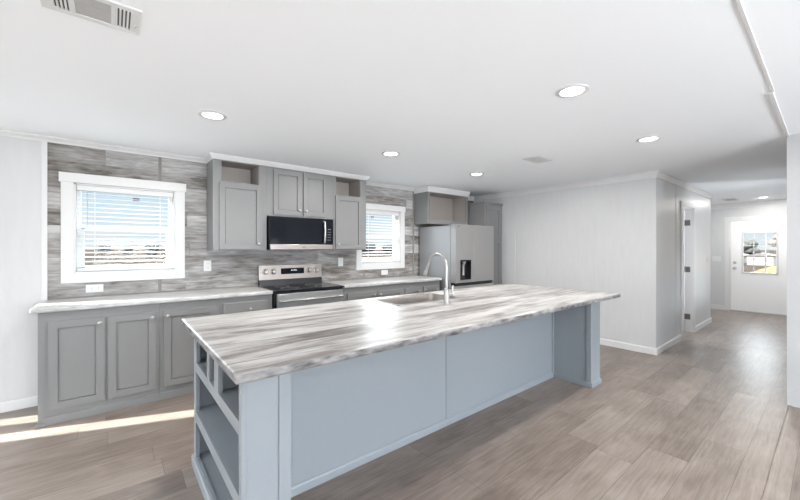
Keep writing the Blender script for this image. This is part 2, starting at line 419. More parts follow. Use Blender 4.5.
# ------------------------------------------------------------------ kitchen windows
def kitchen_window(idx, W, stick):
    x0, x1, z0, z1 = W
    root = struct_empty('window_%d' % idx, ((x0 + x1) / 2, WK, z0))
    c = BM(); cw = 0.088
    add_box(c, x0 - cw, x0, WK - 0.016, WK, z0 - cw, z1 + 0.002)
    add_box(c, x1, x1 + cw, WK - 0.016, WK, z0 - cw, z1 + 0.002)
    add_box(c, x0, x1, WK - 0.016, WK, z0 - cw, z0)
    add_box(c, x0 - cw - 0.012, x1 + cw + 0.012, WK - 0.022, WK, z1 + 0.002, z1 + 0.088)
    obj('casing', c, 'white', root, 0.002)
    j = BM(); t = 0.012
    add_box(j, x0, x0 + t, WK, WK + 0.10, z0, z1); add_box(j, x1 - t, x1, WK, WK + 0.10, z0, z1)
    add_box(j, x0, x1, WK - 0.004, WK + 0.10, z0, z0 + t); add_box(j, x0, x1, WK, WK + 0.10, z1 - t, z1)
    obj('window_jamb', j, 'white', root)
    f = BM(); y0 = WK + 0.07; y1 = WK + 0.13; w = 0.045; zm = (z0 + z1) / 2 + 0.01
    add_box(f, x0 + t, x0 + w, y0, y1, z0, z1); add_box(f, x1 - w, x1 - t, y0, y1, z0, z1)
    add_box(f, x0 + w, x1 - w, y0, y1, z1 - w, z1); add_box(f, x0 + w, x1 - w, y0, y1, z0, z0 + w)
    obj('window_frame', f, 'vinyl', root, 0.002)
    s = BM(); a = x0 + w; b_ = x1 - w
    add_box(s, a, b_, y0 + 0.01, y0 + 0.04, zm - 0.03, zm + 0.015)
    add_box(s, a, b_, y0 + 0.01, y0 + 0.035, z0 + w, z0 + w + 0.022)
    add_box(s, a, a + 0.022, y0 + 0.01, y0 + 0.035, z0 + w, zm); add_box(s, b_ - 0.022, b_, y0 + 0.01, y0 + 0.035, z0 + w, zm)
    obj('sash', s, 'vinyl', root, 0.002)
    g = BM(); add_box(g, a, b_, y0 + 0.020, y0 + 0.023, z0 + w, zm); add_box(g, a, b_, y0 + 0.040, y0 + 0.043, zm, z1 - w)
    obj('glass_pane', g, 'glass', root)
    if stick:
        k = BM(); sx, sz = stick
        add_box(k, sx - 0.028, sx + 0.028, y0 + 0.036, y0 + 0.038, sz, sz + 0.012)
        add_box(k, sx - 0.028, sx + 0.028, y0 + 0.036, y0 + 0.038, sz - 0.022, sz - 0.010)
        o = obj('warning_sticker', k, 'sticker', root); o['label'] = 'small dark two-line sticker on the glass'
    return root
kitchen_window(1, W1, (0.185, 1.865))
kitchen_window(2, W2, (3.10, 1.845))

def blind(W, label, wand):
    x0, x1, z0, z1 = W; x0 += 0.016; x1 -= 0.016
    yb = WK + 0.036
    root = thing('window_blind', label, 'blind', ((x0 + x1) / 2, yb, z1 - 0.012), 'white slatted blinds in the kitchen windows')
    h = box(x0, x1, yb - 0.028, yb + 0.028, z1 - 0.062, z1 - 0.014); obj('headrail', h, 'vinyl', root, 0.002)
    s = BM(); zz = z1 - 0.085; a = math.radians(-7)
    while zz > z0 + 0.055:
        hw = 0.022; dy = hw * math.cos(a); dz = hw * math.sin(a); th = 0.0014
        v = [s.verts.new(p) for p in ((x0, yb - dy, zz + dz - th), (x1, yb - dy, zz + dz - th), (x1, yb + dy, zz - dz - th), (x0, yb + dy, zz - dz - th),
                                     (x0, yb - dy, zz + dz + th), (x1, yb - dy, zz + dz + th), (x1, yb + dy, zz - dz + th), (x0, yb + dy, zz - dz + th))]
        for f in ((3, 2, 1, 0), (4, 5, 6, 7), (0, 1, 5, 4), (1, 2, 6, 5), (2, 3, 7, 6), (3, 0, 4, 7)): s.faces.new([v[i] for i in f])
        zz -= 0.0425
    obj('slats', s, 'slat', root)
    obj('bottom_rail', box(x0, x1, yb - 0.024, yb + 0.024, z0 + 0.018, z0 + 0.036), 'vinyl', root, 0.002)
    for fx in (0.17, 0.85):
        c = BM(); add_box(c, x0 + (x1 - x0) * fx - 0.002, x0 + (x1 - x0) * fx + 0.002, yb - 0.027, yb - 0.025, z0 + 0.03, z1 - 0.06)
        obj('ladder_cord', c, 'vinyl', root)
    if wand:
        w = BM(); add_tube(w, [(x0 + 0.075, yb - 0.036, z1 - 0.062), (x0 + 0.075, yb - 0.036, z1 - 0.40)], 0.0035, 8)
        obj('tilt_wand', w, 'grille', root, smooth=True)
blind(W1, 'white slatted blind with a tilt wand in the left kitchen window over the long counter', True)
blind(W2, 'white slatted blind in the narrower kitchen window beside the tall fridge', False)

# glass patio door and other openings that only bring the daylight (left of the frame / behind the camera)
def patio():
    x0, x1, z0, z1 = PD; root = struct_empty('door_3', ((x0 + x1) / 2, WK, 0))
    f = BM(); y0, y1 = WK + 0.03, WK + 0.09
    add_box(f, x0, -2.70, y0, y1, z0, z1); add_box(f, -1.21, x1, y0, y1, z0, z1)
    add_box(f, -2.10, -1.80, y0, y1, z0, z1); add_box(f, -2.70, -1.21, y0, y1, z1 - 0.1, z1); add_box(f, -2.70, -1.21, y0, y1, z0, z0 + 0.1)
    obj('door_frame', f, 'vinyl', root)
    obj('glass_pane', box(-2.70, -1.21, WK + 0.055, WK + 0.06, z0 + 0.1, z1 - 0.1), 'glass', root)
    c = BM(); add_box(c, x0 - 0.07, x0, WK - 0.015, WK, 0, z1 + 0.07); add_box(c, x1, x1 + 0.07, WK - 0.015, WK, 0, z1 + 0.07); add_box(c, x0, x1, WK - 0.015, WK, z1, z1 + 0.07)
    obj('casing', c, 'white', root)
patio()
def plain_window_x(name, x, y0, y1, z0, z1):
    r = struct_empty(name, (x, (y0 + y1) / 2, z0)); f = BM(); w = 0.05
    add_box(f, x - 0.08, x - 0.03, y0, y0 + w, z0, z1); add_box(f, x - 0.08, x - 0.03, y1 - w, y1, z0, z1)
    add_box(f, x - 0.08, x - 0.03, y0, y1, z0, z0 + w); add_box(f, x - 0.08, x - 0.03, y0, y1, z1 - w, z1)
    add_box(f, x - 0.08, x - 0.03, (y0 + y1) / 2 - w / 2, (y0 + y1) / 2 + w / 2, z0, z1)
    obj('window_frame', f, 'vinyl', r); obj('glass_pane', box(x - 0.06, x - 0.055, y0, y1, z0, z1), 'glass', r)
def plain_window_y(name, y, x0, x1, z0, z1):
    r = struct_empty(name, ((x0 + x1) / 2, y, z0)); f = BM(); w = 0.05
    add_box(f, x0, x0 + w, y - 0.08, y - 0.03, z0, z1); add_box(f, x1 - w, x1, y - 0.08, y - 0.03, z0, z1)
    add_box(f, x0, x1, y - 0.08, y - 0.03, z0, z0 + w); add_box(f, x0, x1, y - 0.08, y - 0.03, z1 - w, z1)
    add_box(f, (x0 + x1) / 2 - w / 2, (x0 + x1) / 2 + w / 2, y - 0.08, y - 0.03, z0, z1)
    obj('window_frame', f, 'vinyl', r); obj('glass_pane', box(x0, x1, y - 0.06, y - 0.055, z0, z1), 'glass', r)
plain_window_x('window_3', XL, 1.2, 2.8, 0.7, 2.0)
plain_window_y('window_4', YS, -1.1, 1.7, 0.55, 2.1)
plain_window_y('window_5', YS, 2.4, 4.4, 0.55, 2.1)
plain_window_y('window_6', YM + 0.01, 6.3, 8.3, 0.75, 1.95)  # unseen window, added as an opening for the corridor fill light

# ------------------------------------------------------------------ front door
r = struct_empty('door_1', (XD, (FD[0] + FD[1]) / 2, 0))
y0, y1, _, zt = FD
c = BM(); cw = 0.07
add_box(c, XD - 0.016, XD, y1, y1 + cw, 0, zt); add_box(c, XD - 0.016, XD, y0 - cw, y0, 0, zt); add_box(c, XD - 0.022, XD, y0 - cw - 0.01, y1 + cw + 0.01, zt, zt + 0.075)
obj('casing', c, 'white', r, 0.002)
j = BM(); add_box(j, XD, XD + 0.12, y1 - 0.02, y1, 0, zt); add_box(j, XD, XD + 0.12, y0, y0 + 0.02, 0, zt); add_box(j, XD, XD + 0.12, y0, y1, zt - 0.02, zt)
obj('door_jamb', j, 'white', r)
obj('threshold', box(XD - 0.05, XD + 0.12, y0, y1, 0.0, 0.022), 'nickel', r, 0.004)
LY0, LY1, LZ0, LZ1 = 0.719, 1.249, 0.83, 1.71
d = BM(); dx0, dx1 = XD + 0.015, XD + 0.058
add_box(d, dx0, dx1, y0 + 0.02, LY0, 0.022, zt - 0.02); add_box(d, dx0, dx1, LY1, y1 - 0.02, 0.022, zt - 0.02)
add_box(d, dx0, dx1, LY0, LY1, 0.022, LZ0); add_box(d, dx0, dx1, LY0, LY1, LZ1, zt - 0.02)
lf = obj('door_slab', d, 'doorpaint', r)
m_ = BM(); fw = 0.032
add_box(m_, dx0 - 0.012, dx0, LY0 - 0.01, LY0 + fw - 0.01, LZ0 - 0.01, LZ1 + 0.01); add_box(m_, dx0 - 0.012, dx0, LY1 - fw + 0.01, LY1 + 0.01, LZ0 - 0.01, LZ1 + 0.01)
add_box(m_, dx0 - 0.012, dx0, LY0, LY1, LZ1 - fw + 0.01, LZ1 + 0.01); add_box(m_, dx0 - 0.012, dx0, LY0, LY1, LZ0 - 0.01, LZ0 + fw - 0.01)
obj('glazing_frame', m_, 'white', lf, 0.003)
g_ = BM()
for k in (1, 2):
    yy = LY0 + (LY1 - LY0) * k / 3; add_box(g_, dx0 + 0.002, dx0 + 0.018, yy - 0.009, yy + 0.009, LZ0, LZ1)
zz = LZ0 + (LZ1 - LZ0) * 0.665; add_box(g_, dx0 + 0.003, dx0 + 0.017, LY0, LY1, zz - 0.009, zz + 0.009)
obj('glazing_bars', g_, 'vinyl', lf)
obj('glass_pane', box(dx0 + 0.020, dx0 + 0.024, LY0, LY1, LZ0, LZ1), 'glass', lf)
for z_, rr in ((0.93, 0.030), (1.05, 0.026)):
    k = BM(); yk = y1 - 0.085
    if rr == 0.030: add_lathe(k, (dx0, yk, z_), (-1, 0, 0), [(0, 0), (0.032, 0), (0.032, 0.006), (0.012, 0.010), (0.012, 0.03), (0.027, 0.04), (0.030, 0.055), (0.020, 0.068), (0, 0.070)])
    else: add_lathe(k, (dx0, yk, z_), (-1, 0, 0), [(0, 0), (0.030, 0), (0.030, 0.010), (0.024, 0.016), (0, 0.016)]); 
    obj('door_knob' if rr == 0.030 else 'deadbolt', k, 'nickel', lf, smooth=True)

# ------------------------------------------------------------------ hall doorway with an open door
r = struct_empty('door_2', (HD[0], YH, 0))
x0, x1, _, zt = HD
c = BM(); cw = 0.06
add_box(c, x0 - cw, x0, YH - 0.016, YH, 0, zt); add_box(c, x1, x1 + cw, YH - 0.016, YH, 0, zt); add_box(c, x0 - cw, x1 + cw, YH - 0.016, YH, zt, zt + 0.06)
obj('casing', c, 'white', r, 0.002)
j = BM(); add_box(j, x0, x0 + 0.015, YH, YH + 0.1, 0, zt); add_box(j, x1 - 0.015, x1, YH, YH + 0.1, 0, zt); add_box(j, x0, x1, YH, YH + 0.1, zt - 0.015, zt)
obj('door_jamb', j, 'white', r)
dl = obj('door_slab', box(x1 - 0.052, x1 - 0.017, YH + 0.108, YH + 0.108 + 0.66, 0.012, zt - 0.02), 'white', r, 0.002)
for z_ in (0.25, 1.02, 1.78):
    h = BM(); add_box(h, x1 - 0.018, x1 - 0.0145, YH + 0.035, YH + 0.10, z_ - 0.045, z_ + 0.045)
    add_lathe(h, (x1 - 0.022, YH + 0.104, z_ - 0.045), (0, 0, 1), [(0, 0), (0.007, 0), (0.007, 0.09), (0, 0.09)], 10)
    obj('hinge', h, 'brass', r)

# ------------------------------------------------------------------ knobs and shaker doors (facing -Y)
def knob(parent, x, y, z):
    k = BM(); add_lathe(k, (x, y, z), (0, -1, 0), [(0, 0), (0.008, 0), (0.006, 0.010), (0.010, 0.015), (0.0155, 0.020), (0.0155, 0.025), (0.010, 0.029), (0, 0.030)], 18)
    return obj('knob', k, 'nickel', parent, smooth=True)

def shaker(name, parent, x0, x1, z0, z1, yf, mat='cabinet', fw=0.055, kn=None):
    """door front face at yf, 19 mm thick behind it"""
    bm = BM(); y1 = yf + 0.019
    add_box(bm, x0, x0 + fw, yf, y1, z0, z1); add_box(bm, x1 - fw, x1, yf, y1, z0, z1)
    add_box(bm, x0 + fw, x1 - fw, yf, y1, z1 - fw, z1); add_box(bm, x0 + fw, x1 - fw, yf, y1, z0, z0 + fw)
    # recessed panel, a narrow groove round it
    o_ = 0.005
    add_box(bm, x0 + fw + o_, x1 - fw - o_, yf + 0.009, y1 - 0.002, z0 + fw + o_, z1 - fw - o_)
    add_box(bm, x0 + fw, x1 - fw, y1 - 0.002, y1, z0 + fw, z1 - fw)
    o = obj(name, bm, mat, parent)
    if kn: knob(o, kn[0], yf, kn[1])
    return o

# ------------------------------------------------------------------ base cabinets along the kitchen wall
YB = 3.83   # face of the cabinet bodies
def base_cab(label, x0, x1, doors, drawers=(), end_left=False, end_right=False):
    root = thing('base_cabinet', label, 'cabinet', ((x0 + x1) / 2, YB, 0), 'grey base cabinets under the wall counter')
    body = BM(); add_box(body, x0 + 0.0005, x1 - 0.0005, YB, WK - 0.012, 0.0, 0.874)
    obj('cabinet_body', body, 'cabinet', root)
    p = BM(); add_box(p, x0 + 0.03 if end_left else x0, x1, YB - 0.012, YB - 0.0003, 0.0, 0.065); obj('plinth_board', p, 'cabinet', root, 0.003)
    if end_left:
        e = BM(); add_box(e, x0 - 0.012, x0 + 0.035, YB - 0.020, YB + 0.0, 0.0, 0.022); add_box(e, x0 - 0.012, x0, YB, WK - 0.02, 0, 0.022)
        obj('base_shoe', e, 'cabinet', root, 0.003)
    for a, c_, z0, z1, ks in doors:
        kx = (c_ - 0.028) if ks == 'r' else (a + 0.028)
        shaker('door', root, a, c_, z0, z1, YB - 0.0195, kn=(kx, z1 - 0.045))
    for a, c_, z0, z1 in drawers:
        dr = BM(); add_box(dr, a, c_, YB - 0.0195, YB - 0.0005, z0, z1)
        o = obj('drawer', dr, 'cabinet', root, 0.003); knob(o, (a + c_) / 2 + 0.03, YB - 0.0195, (z0 + z1) / 2)
    return root
base_cab('grey base cabinet with two panelled doors at the left end of the long counter', -0.445, 0.325, [(-0.388, -0.054, 0.115, 0.80, 'r'), (-0.032, 0.299, 0.115, 0.80, 'r')], end_left=True)
base_cab('grey one-door base cabinet under the long counter, partly behind the near island corner', 0.325, 0.815, [(0.358, 0.785, 0.115, 0.80, 'l')])
base_cab('grey base cabinet with a flat drawer front, directly left of the range', 0.815, 1.335, [(0.846, 1.285, 0.115, 0.64, 'r')], [(0.846, 1.285, 0.665, 0.815)])
base_cab('grey base cabinet directly right of the range, its door partly hidden by the island', 2.20, 2.71, [(2.26, 2.69, 0.115, 0.80, 'r')])
base_cab('grey base cabinet second from the range on its right, behind the sink', 2.71, 3.17, [(2.731, 3.143, 0.115, 0.80, 'l')])
base_cab('grey base cabinet with two narrow doors at the fridge end of the right counter', 3.17, 3.905, [(3.198, 3.484, 0.115, 0.80, 'r'), (3.554, 3.867, 0.115, 0.80, 'l')])

def slab_top(bm, x0, x1, y0, y1, z0, z1): add_box(bm, x0, x1, y0, y1, z0, z1)
b = BM(); add_box(b, -0.485, 1.337, 3.797, WK - 0.009, 0.8745, 0.9135)
tag(obj('countertop', b, 'wall_top', bevel=0.011, seg=3), 'pale laminate countertop on the wall cabinets left of the range', 'countertop')
b = BM(); add_box(b, 2.199, 3.925, 3.797, WK - 0.009, 0.8745, 0.9135)
tag(obj('countertop', b, 'wall_top', bevel=0.011, seg=3), 'pale laminate countertop between the range and the fridge', 'countertop')

# ------------------------------------------------------------------ wall cabinets
YU = 4.06
def carcass(bm, x0, x1, y0, y1, z0, z1, open_z0=None, ox0=None, ox1=None, t=0.018, fz=0.0):
    """box body that is open to the front from open_z0 upward inside ox0..ox1"""
    if open_z0 is None:
        add_box(bm, x0, x1, y0, y1, z0, z1); return
    add_box(bm, x0, x1, y0, y1, z0, open_z0)                 # closed lower part
    add_box(bm, x0, ox0, y0, y1, open_z0, z1); add_box(bm, ox1, x1, y0, y1, open_z0, z1)
    add_box(bm, ox0, ox1, y1 - 0.012, y1, open_z0, z1)
    add_box(bm, ox0, ox1, y0, y1 - 0.012, z1 - fz, z1) if fz else None

def cubby_lining(root, ox0, ox1, y0, y1, z0, z1):
    l_ = BM(); t = 0.003
    add_box(l_, ox0, ox0 + t, y0 + 0.02, y1 - 0.012, z0, z1); add_box(l_, ox1 - t, ox1, y0 + 0.02, y1 - 0.012, z0, z1)
    add_box(l_, ox0, ox1, y1 - 0.012 - t, y1 - 0.012, z0, z1); add_box(l_, ox0, ox1, y0 + 0.02, y1 - 0.012, z0, z0 + t)
    add_box(l_, ox0, ox1, y0 + 0.02, y1 - 0.012, z1 - t, z1)
    o = obj('open_shelf_lining', l_, 'cab_in', root); o['label'] = 'unpainted grey-brown inside of the open shelf'

YW = WK - 0.009
ZC = CE - 0.006
r = thing('wall_cabinet', 'tall grey wall cabinet left of the microwave with an open cubby above its door', 'cabinet', (1.08, YU, 1.345), 'grey wall cabinets')
b = BM(); carcass(b, 0.805, 1.352, YU, YW, 1.345, ZC, 2.075, 0.886, 1.268, fz=0.05); obj('cabinet_body', b, 'cabinet', r)
cubby_lining(r, 0.886, 1.268, YU, YW, 2.075, ZC - 0.05)
shaker('door', r, 0.862, 1.292, 1.358, 2.062, YU - 0.0195, kn=(1.292 - 0.035, 1.415))
r = thing('wall_cabinet', 'short grey two-door wall cabinet above the microwave', 'cabinet', (1.78, YU, 1.74), 'grey wall cabinets')
b = BM(); carcass(b, 1.353, 2.197, YU, YW, 1.738, ZC); obj('cabinet_body', b, 'cabinet', r)
shaker('door', r, 1.426, 1.764, 1.757, 2.275, YU - 0.0195, kn=(1.764 - 0.03, 1.815))
shaker('door', r, 1.787, 2.105, 1.757, 2.275, YU - 0.0195, kn=(1.787 + 0.03, 1.815))
r = thing('wall_cabinet', 'tall grey wall cabinet between the microwave and the narrower window, with an open cubby', 'cabinet', (2.45, YU, 1.345), 'grey wall cabinets')
b = BM(); carcass(b, 2.198, 2.70, YU, YW, 1.345, ZC, 2.06, 2.238, 2.606, fz=0.05); obj('cabinet_body', b, 'cabinet', r)
cubby_lining(r, 2.238, 2.606, YU, YW, 2.06, ZC - 0.05)
shaker('door', r, 2.224, 2.625, 1.358, 2.045, YU - 0.0195, kn=(2.224 + 0.035, 1.415))

# open box above the fridge
r = thing('open_wall_cabinet', 'open-fronted grey cabinet box above the fridge', 'cabinet', (4.35, 4.05, 1.758))
b = BM(); y0 = 4.05
add_box(b, 3.865, 3.903, y0, YW, 1.758, ZC); add_box(b, 4.772, 4.83, y0, YW, 1.758, ZC)
add_box(b, 3.903, 4.772, y0, YW, 1.758, 1.815); add_box(b, 3.903, 4.772, y0, YW, 2.262, ZC); add_box(b, 3.903, 4.772, YW - 0.012, YW, 1.815, 2.262)
obj('cabinet_body', b, 'cabinet', r); cubby_lining(r, 3.903, 4.772, y0, YW, 1.815, 2.262)

# pantry cabinet in the corner
r = thing('pantry_cabinet', 'tall grey pantry cabinet in the corner right of the fridge', 'cabinet', (5.14, 3.74, 0))
px0, px1, py = 4.895, XG - 0.006, 3.74
obj('cabinet_body', box(px0, px1, py, WK - 0.012, 0, 2.12), 'cabinet', r, 0.002)
t = BM(); add_sweep(t, [(px0, WK - 0.012), (px0, py), (px1, py)], [(0, 2.115), (0, 2.155), (-0.028, 2.155), (-0.028, 2.147), (-0.008, 2.118)])
add_box(t, px0, px1, py, WK - 0.012, 2.12, 2.150); obj('top_moulding', t, 'cabinet', r)
shaker('door', r, px0 + 0.035, px1 - 0.045, 1.535, 2.095, py - 0.0195, kn=(px0 + 0.065, 1.59), fw=0.06)
shaker('door', r, px0 + 0.035, px1 - 0.045, 0.10, 1.505, py - 0.0195, kn=(px0 + 0.065, 1.45), fw=0.06)

# ------------------------------------------------------------------ microwave
r = thing('microwave', 'black and stainless over-the-range microwave', 'microwave', (1.76, 3.98, 1.345))
mx0, mx1, my, mz0, mz1 = 1.365, 2.150, 3.985, 1.347, 1.730
obj('microwave_body', box(mx0, mx1, my + 0.03, YW, mz0, mz1), 'black', r, 0.003)
md = BM(); add_box(md, mx0 + 0.003, 2.047, my, my + 0.029, mz0 + 0.068, mz1 - 0.002); dd = obj('microwave_door', md, 'blackglass', r, 0.003)
obj('viewing_window', box(mx0 + 0.05, 1.72, my - 0.0015, my, mz0 + 0.10, mz1 - 0.04), 'blackglass', dd)
k = BM(); hx = 2.022
add_tube(k, [(hx, my, mz1 - 0.035), (hx, my - 0.030, mz1 - 0.040), (hx, my - 0.040, mz1 - 0.08), (hx, my - 0.048, (mz0 + mz1) / 2 + 0.03), (hx, my - 0.040, mz0 + 0.13), (hx, my - 0.030, mz0 + 0.09), (hx, my, mz0 + 0.085)], 0.012, 12)
obj('handle', k, 'nickel', dd, smooth=True)
obj('control_panel', box(2.050, mx1, my, my + 0.029, mz0 + 0.068, mz1 - 0.002), 'blackglass', r, 0.002)
for iz in range(5):
    b = BM(); add_box(b, 2.076, 2.122, my - 0.001, my, mz0 + 0.12 + iz * 0.033, mz0 + 0.124 + iz * 0.033)
    obj('keypad_row', b, 'steel_dark', r)
obj('bottom_strip', box(mx0 + 0.003, mx1, my - 0.002, my + 0.029, mz0 + 0.004, mz0 + 0.066), 'steel', r, 0.003)
obj('badge', box(1.74, 1.79, my - 0.003, my - 0.002, mz0 + 0.03, mz0 + 0.038), 'darkgrey', r)

# ------------------------------------------------------------------ range
r = thing('range', 'stainless electric range with a black glass cooktop between the counters', 'stove', (1.77, 3.78, 0))
rx0, rx1 = 1.345, 2.175
obj('range_body', box(rx0, rx1, 3.79, 4.335, 0.0, 0.892), 'black', r)
obj('cooktop', box(rx0, rx1 + 0.002, 3.735, 4.30, 0.893, 0.914), 'blackglass', r, 0.004)
for cx_, cy_, rr in ((1.56, 3.90, 0.10), (1.96, 3.90, 0.08), (1.56, 4.14, 0.08), (1.96, 4.14, 0.10)):
    b = BM(); add_lathe(b, (cx_, cy_, 0.9142), (0, 0, 1), [(rr - 0.002, 0), (rr - 0.002, 0.0004), (rr, 0.0004), (rr, 0)], 40)
    obj('burner_ring', b, 'grille', r)
o = obj('oven_door', box(rx0 + 0.02, rx1 - 0.012, 3.752, 3.789, 0.26, 0.872), 'steel_light', r, 0.006)
obj('oven_window', box(rx0 + 0.14, rx1 - 0.13, 3.750, 3.752, 0.36, 0.68), 'blackglass', o)
k = BM(); add_tube(k, [(rx0 + 0.06, 3.752, 0.80), (rx0 + 0.06, 3.712, 0.80), (rx0 + 0.075, 3.700, 0.80), (rx1 - 0.055, 3.700, 0.80), (rx1 - 0.04, 3.712, 0.80), (rx1 - 0.04, 3.752, 0.80)], 0.012, 12)
obj('oven_handle', k, 'nickel', o, smooth=True)
obj('storage_drawer', box(rx0 + 0.02, rx1 - 0.012, 3.755, 3.789, 0.06, 0.245), 'steel', r, 0.006)
bg = BM(); vs_ = [(rx0, 4.30, 0.905), (rx0, 4.34, 1.158), (rx0, 4.366, 1.158), (rx0, 4.366, 0.905)]
obj('backguard_body', add_sweep(BM(), [(rx0 + 0.01, 0), (rx1 - 0.01, 0)], [(4.312, 0.905), (4.334, 1.155), (4.366, 1.155), (4.366, 0.905)]), 'black', r)
def bgy(z): return 4.312 + (z - 0.905) * 0.022 / 0.25
cp = BM(); add_sweep(cp, [(rx0 + 0.002, 0), (rx1 - 0.012, 0)], [(bgy(0.985) - 0.006, 0.985), (bgy(1.158) - 0.006, 1.158), (bgy(1.158) + 0.006, 1.162), (bgy(0.985) - 0.0003, 0.985)])
cpo = obj('control_panel', cp, 'steel', r)
obj('display_glass', box(1.615, 1.915, bgy(1.08) - 0.0115, bgy(1.08) - 0.004, 1.045, 1.118), 'blackglass', cpo, 0.001)
dg = BM(); yy = bgy(1.08) - 0.0122
for i, xx in enumerate((1.745, 1.762, 1.785, 1.802)):
    add_box(dg, xx, xx + 0.009, yy, yy + 0.0006, 1.096, 1.0985); add_box(dg, xx, xx + 0.009, yy, yy + 0.0006, 1.084, 1.0865)
    add_box(dg, xx + 0.007, xx + 0.009, yy, yy + 0.0006, 1.084, 1.0985); add_box(dg, xx, xx + 0.002, yy, yy + 0.0006, 1.084, 1.0985)
obj('clock_digits', dg, 'display', cpo)
for kx in (1.425, 1.520, 1.985, 2.085):
    k = BM(); add_lathe(k, (kx, bgy(1.085) - 0.006, 1.082), (0, -1, 0.09), [(0, 0), (0.030, 0), (0.030, 0.006), (0.024, 0.008), (0.022, 0.030), (0.018, 0.034), (0, 0.034)], 24)
    add_box(k, kx - 0.004, kx + 0.004, bgy(1.085) - 0.046, bgy(1.085) - 0.036, 1.062, 1.108)
    ko = obj('control_knob', k, 'nickel', cpo, smooth=True)
    k = BM(); add_lathe(k, (kx, bgy(1.085) - 0.0055, 1.082), (0, -1, 0.09), [(0.031, 0), (0.035, 0), (0.035, 0.003), (0.031, 0.003)], 24)
    obj('knob_ring', k, 'darkgrey', ko)

# ------------------------------------------------------------------ fridge
r = thing('refrigerator', 'stainless side-by-side refrigerator with an ice and water dispenser', 'refrigerator', (4.41, 3.6, 0))
fx0, fx1, fy = 3.95, 4.872, 3.54
obj('fridge_body', box(fx0, fx1, 3.655, 4.35, 0.03, 1.715), 'steel_dark', r, 0.008)
for xx in (fx0 + 0.06, fx1 - 0.06):
    obj('hinge_cover', box(xx - 0.04, xx + 0.04, 3.60, 3.72, 1.7155, 1.733), 'steel_dark', r, 0.004)
xs = 4.366; zg = 0.845
def dspdoor():
    bm = BM(); dx0_, dx1_, dz0, dz1 = 4.045, 4.300, 0.885, 1.19
    a0, a1 = fx0, xs - 0.004
    add_box(bm, a0, dx0_, fy, 3.645, zg, 1.728); add_box(bm, dx1_, a1, fy, 3.645, zg, 1.728)
    add_box(bm, dx0_, dx1_, fy, 3.645, zg, dz0); add_box(bm, dx0_, dx1_, fy, 3.645, dz1, 1.728)
    return bm
o = obj('fridge_door', dspdoor(), 'steel_v', r)
d_ = BM(); add_box(d_, 4.046, 4.299, fy + 0.06, fy + 0.09, 0.886, 1.189)
add_box(d_, 4.046, 4.052, fy + 0.004, fy + 0.06, 0.886, 1.189); add_box(d_, 4.293, 4.299, fy + 0.004, fy + 0.06, 0.886, 1.189)
add_box(d_, 4.052, 4.293, fy + 0.004, fy + 0.06, 0.886, 0.90); add_box(d_, 4.052, 4.293, fy + 0.004, fy + 0.06, 1.165, 1.189)
dp = obj('dispenser_recess', d_, 'black', o)
k = BM(); add_lathe(k, (4.172, fy + 0.035, 1.164), (0, 0, -1), [(0, 0), (0.030, 0), (0.024, 0.025), (0.010, 0.035), (0.010, 0.05), (0, 0.05)], 16)
add_box(k, 4.155, 4.190, fy + 0.045, fy + 0.052, 0.95, 1.12); obj('dispenser_paddle', k, 'grille', dp)
obj('fridge_door', box(xs + 0.004, fx1, fy, 3.645, zg, 1.728), 'steel_v', r, 0.004)
obj('handle_recess', box(fx0 + 0.006, fx1 - 0.006, fy + 0.03, 3.645, 0.795, zg), 'black', r)
obj('freezer_drawer', box(fx0, fx1, fy, 3.645, 0.10, 0.795), 'steel_v', r, 0.004)
obj('badge', box(fx0 + 0.04, fx0 + 0.075, fy - 0.001, fy, 1.69, 1.702), 'darkgrey', r)
obj('kick_grille', box(fx0 + 0.02, fx1 - 0.02, 3.60, 3.655, 0.0, 0.095), 'darkgrey', r)

# ------------------------------------------------------------------ island
IX0, IX1, IY0, IYP, IY1 = 0.40, 3.84, 1.50, 1.89, 2.57
r = thing('kitchen_island', 'long pale grey kitchen island with open cubbies in its near end', 'kitchen island', (2.1, 2.05, 0))
ZT = 0.874
# end shelf unit, opening to -X;  y of openings
F = 0.022   # face frame thickness
D = 0.163    # depth of the shelves
fr = BM()
def fy_box(y0, y1, z0, z1): add_box(fr, IX0, IX0 + F, y0, y1, z0, z1)
fy_box(IY0, 1.540, 0.0, ZT); fy_box(2.505, IY1, 0.0, ZT)
fy_box(1.540, 2.505, 0.600, 0.657); fy_box(1.540, 2.505, 0.290, 0.352); fy_box(1.540, 2.505, 0.0, 0.066)
fy_box(2.116, 2.173, 0.657, ZT); fy_box(1.907, 1.999, 0.657, ZT); fy_box(2.487, 2.505, 0.657, ZT); fy_box(1.54, 2.505, 0.862, ZT)
ff = obj('face_frame', fr, 'island', r, 0.0015)
s = BM(); xb = IX0 + F; xe = xb + D
add_box(s, xe, xe + 0.012, IY0 + 0.012, IY1 - 0.012, 0.0, ZT - 0.001)              # back
for z_ in (0.640, 0.338, 0.045): add_box(s, xb, xe, IY0 + 0.014, IY1 - 0.012, z_, z_ + 0.014)
add_box(s, xb, xe, 2.137, 2.152, 0.655, ZT - 0.001); add_box(s, xb, xe, 1.945, 1.960, 0.655, ZT - 0.001)
sh = obj('shelves', s, 'island', r)
sd_ = BM(); add_box(sd_, xb, 0.60, IY0, IY0 + 0.012, 0.0, ZT); add_box(sd_, xb, 3.60, IY1 - 0.012, IY1, 0.0, ZT); obj('side_panel', sd_, 'island', r)
p = BM(); add_sweep(p, [(IX0, IY1), (IX0, IY0)], [(0, 0), (-0.014, 0), (-0.014, 0.055), (-0.006, 0.062), (0, 0.062)]); obj('plinth_board', p, 'island', r)
# near post strip and return
p = BM(); add_box(p, 0.55, 0.602, IY0 - 0.008, IY0 - 0.0002, 0.0, ZT); obj('corner_strip', p, 'island', r, 0.001)
p = BM(); add_box(p, 0.590, 0.602, IY0, IYP, 0, ZT); obj('return_panel', p, 'island', r)
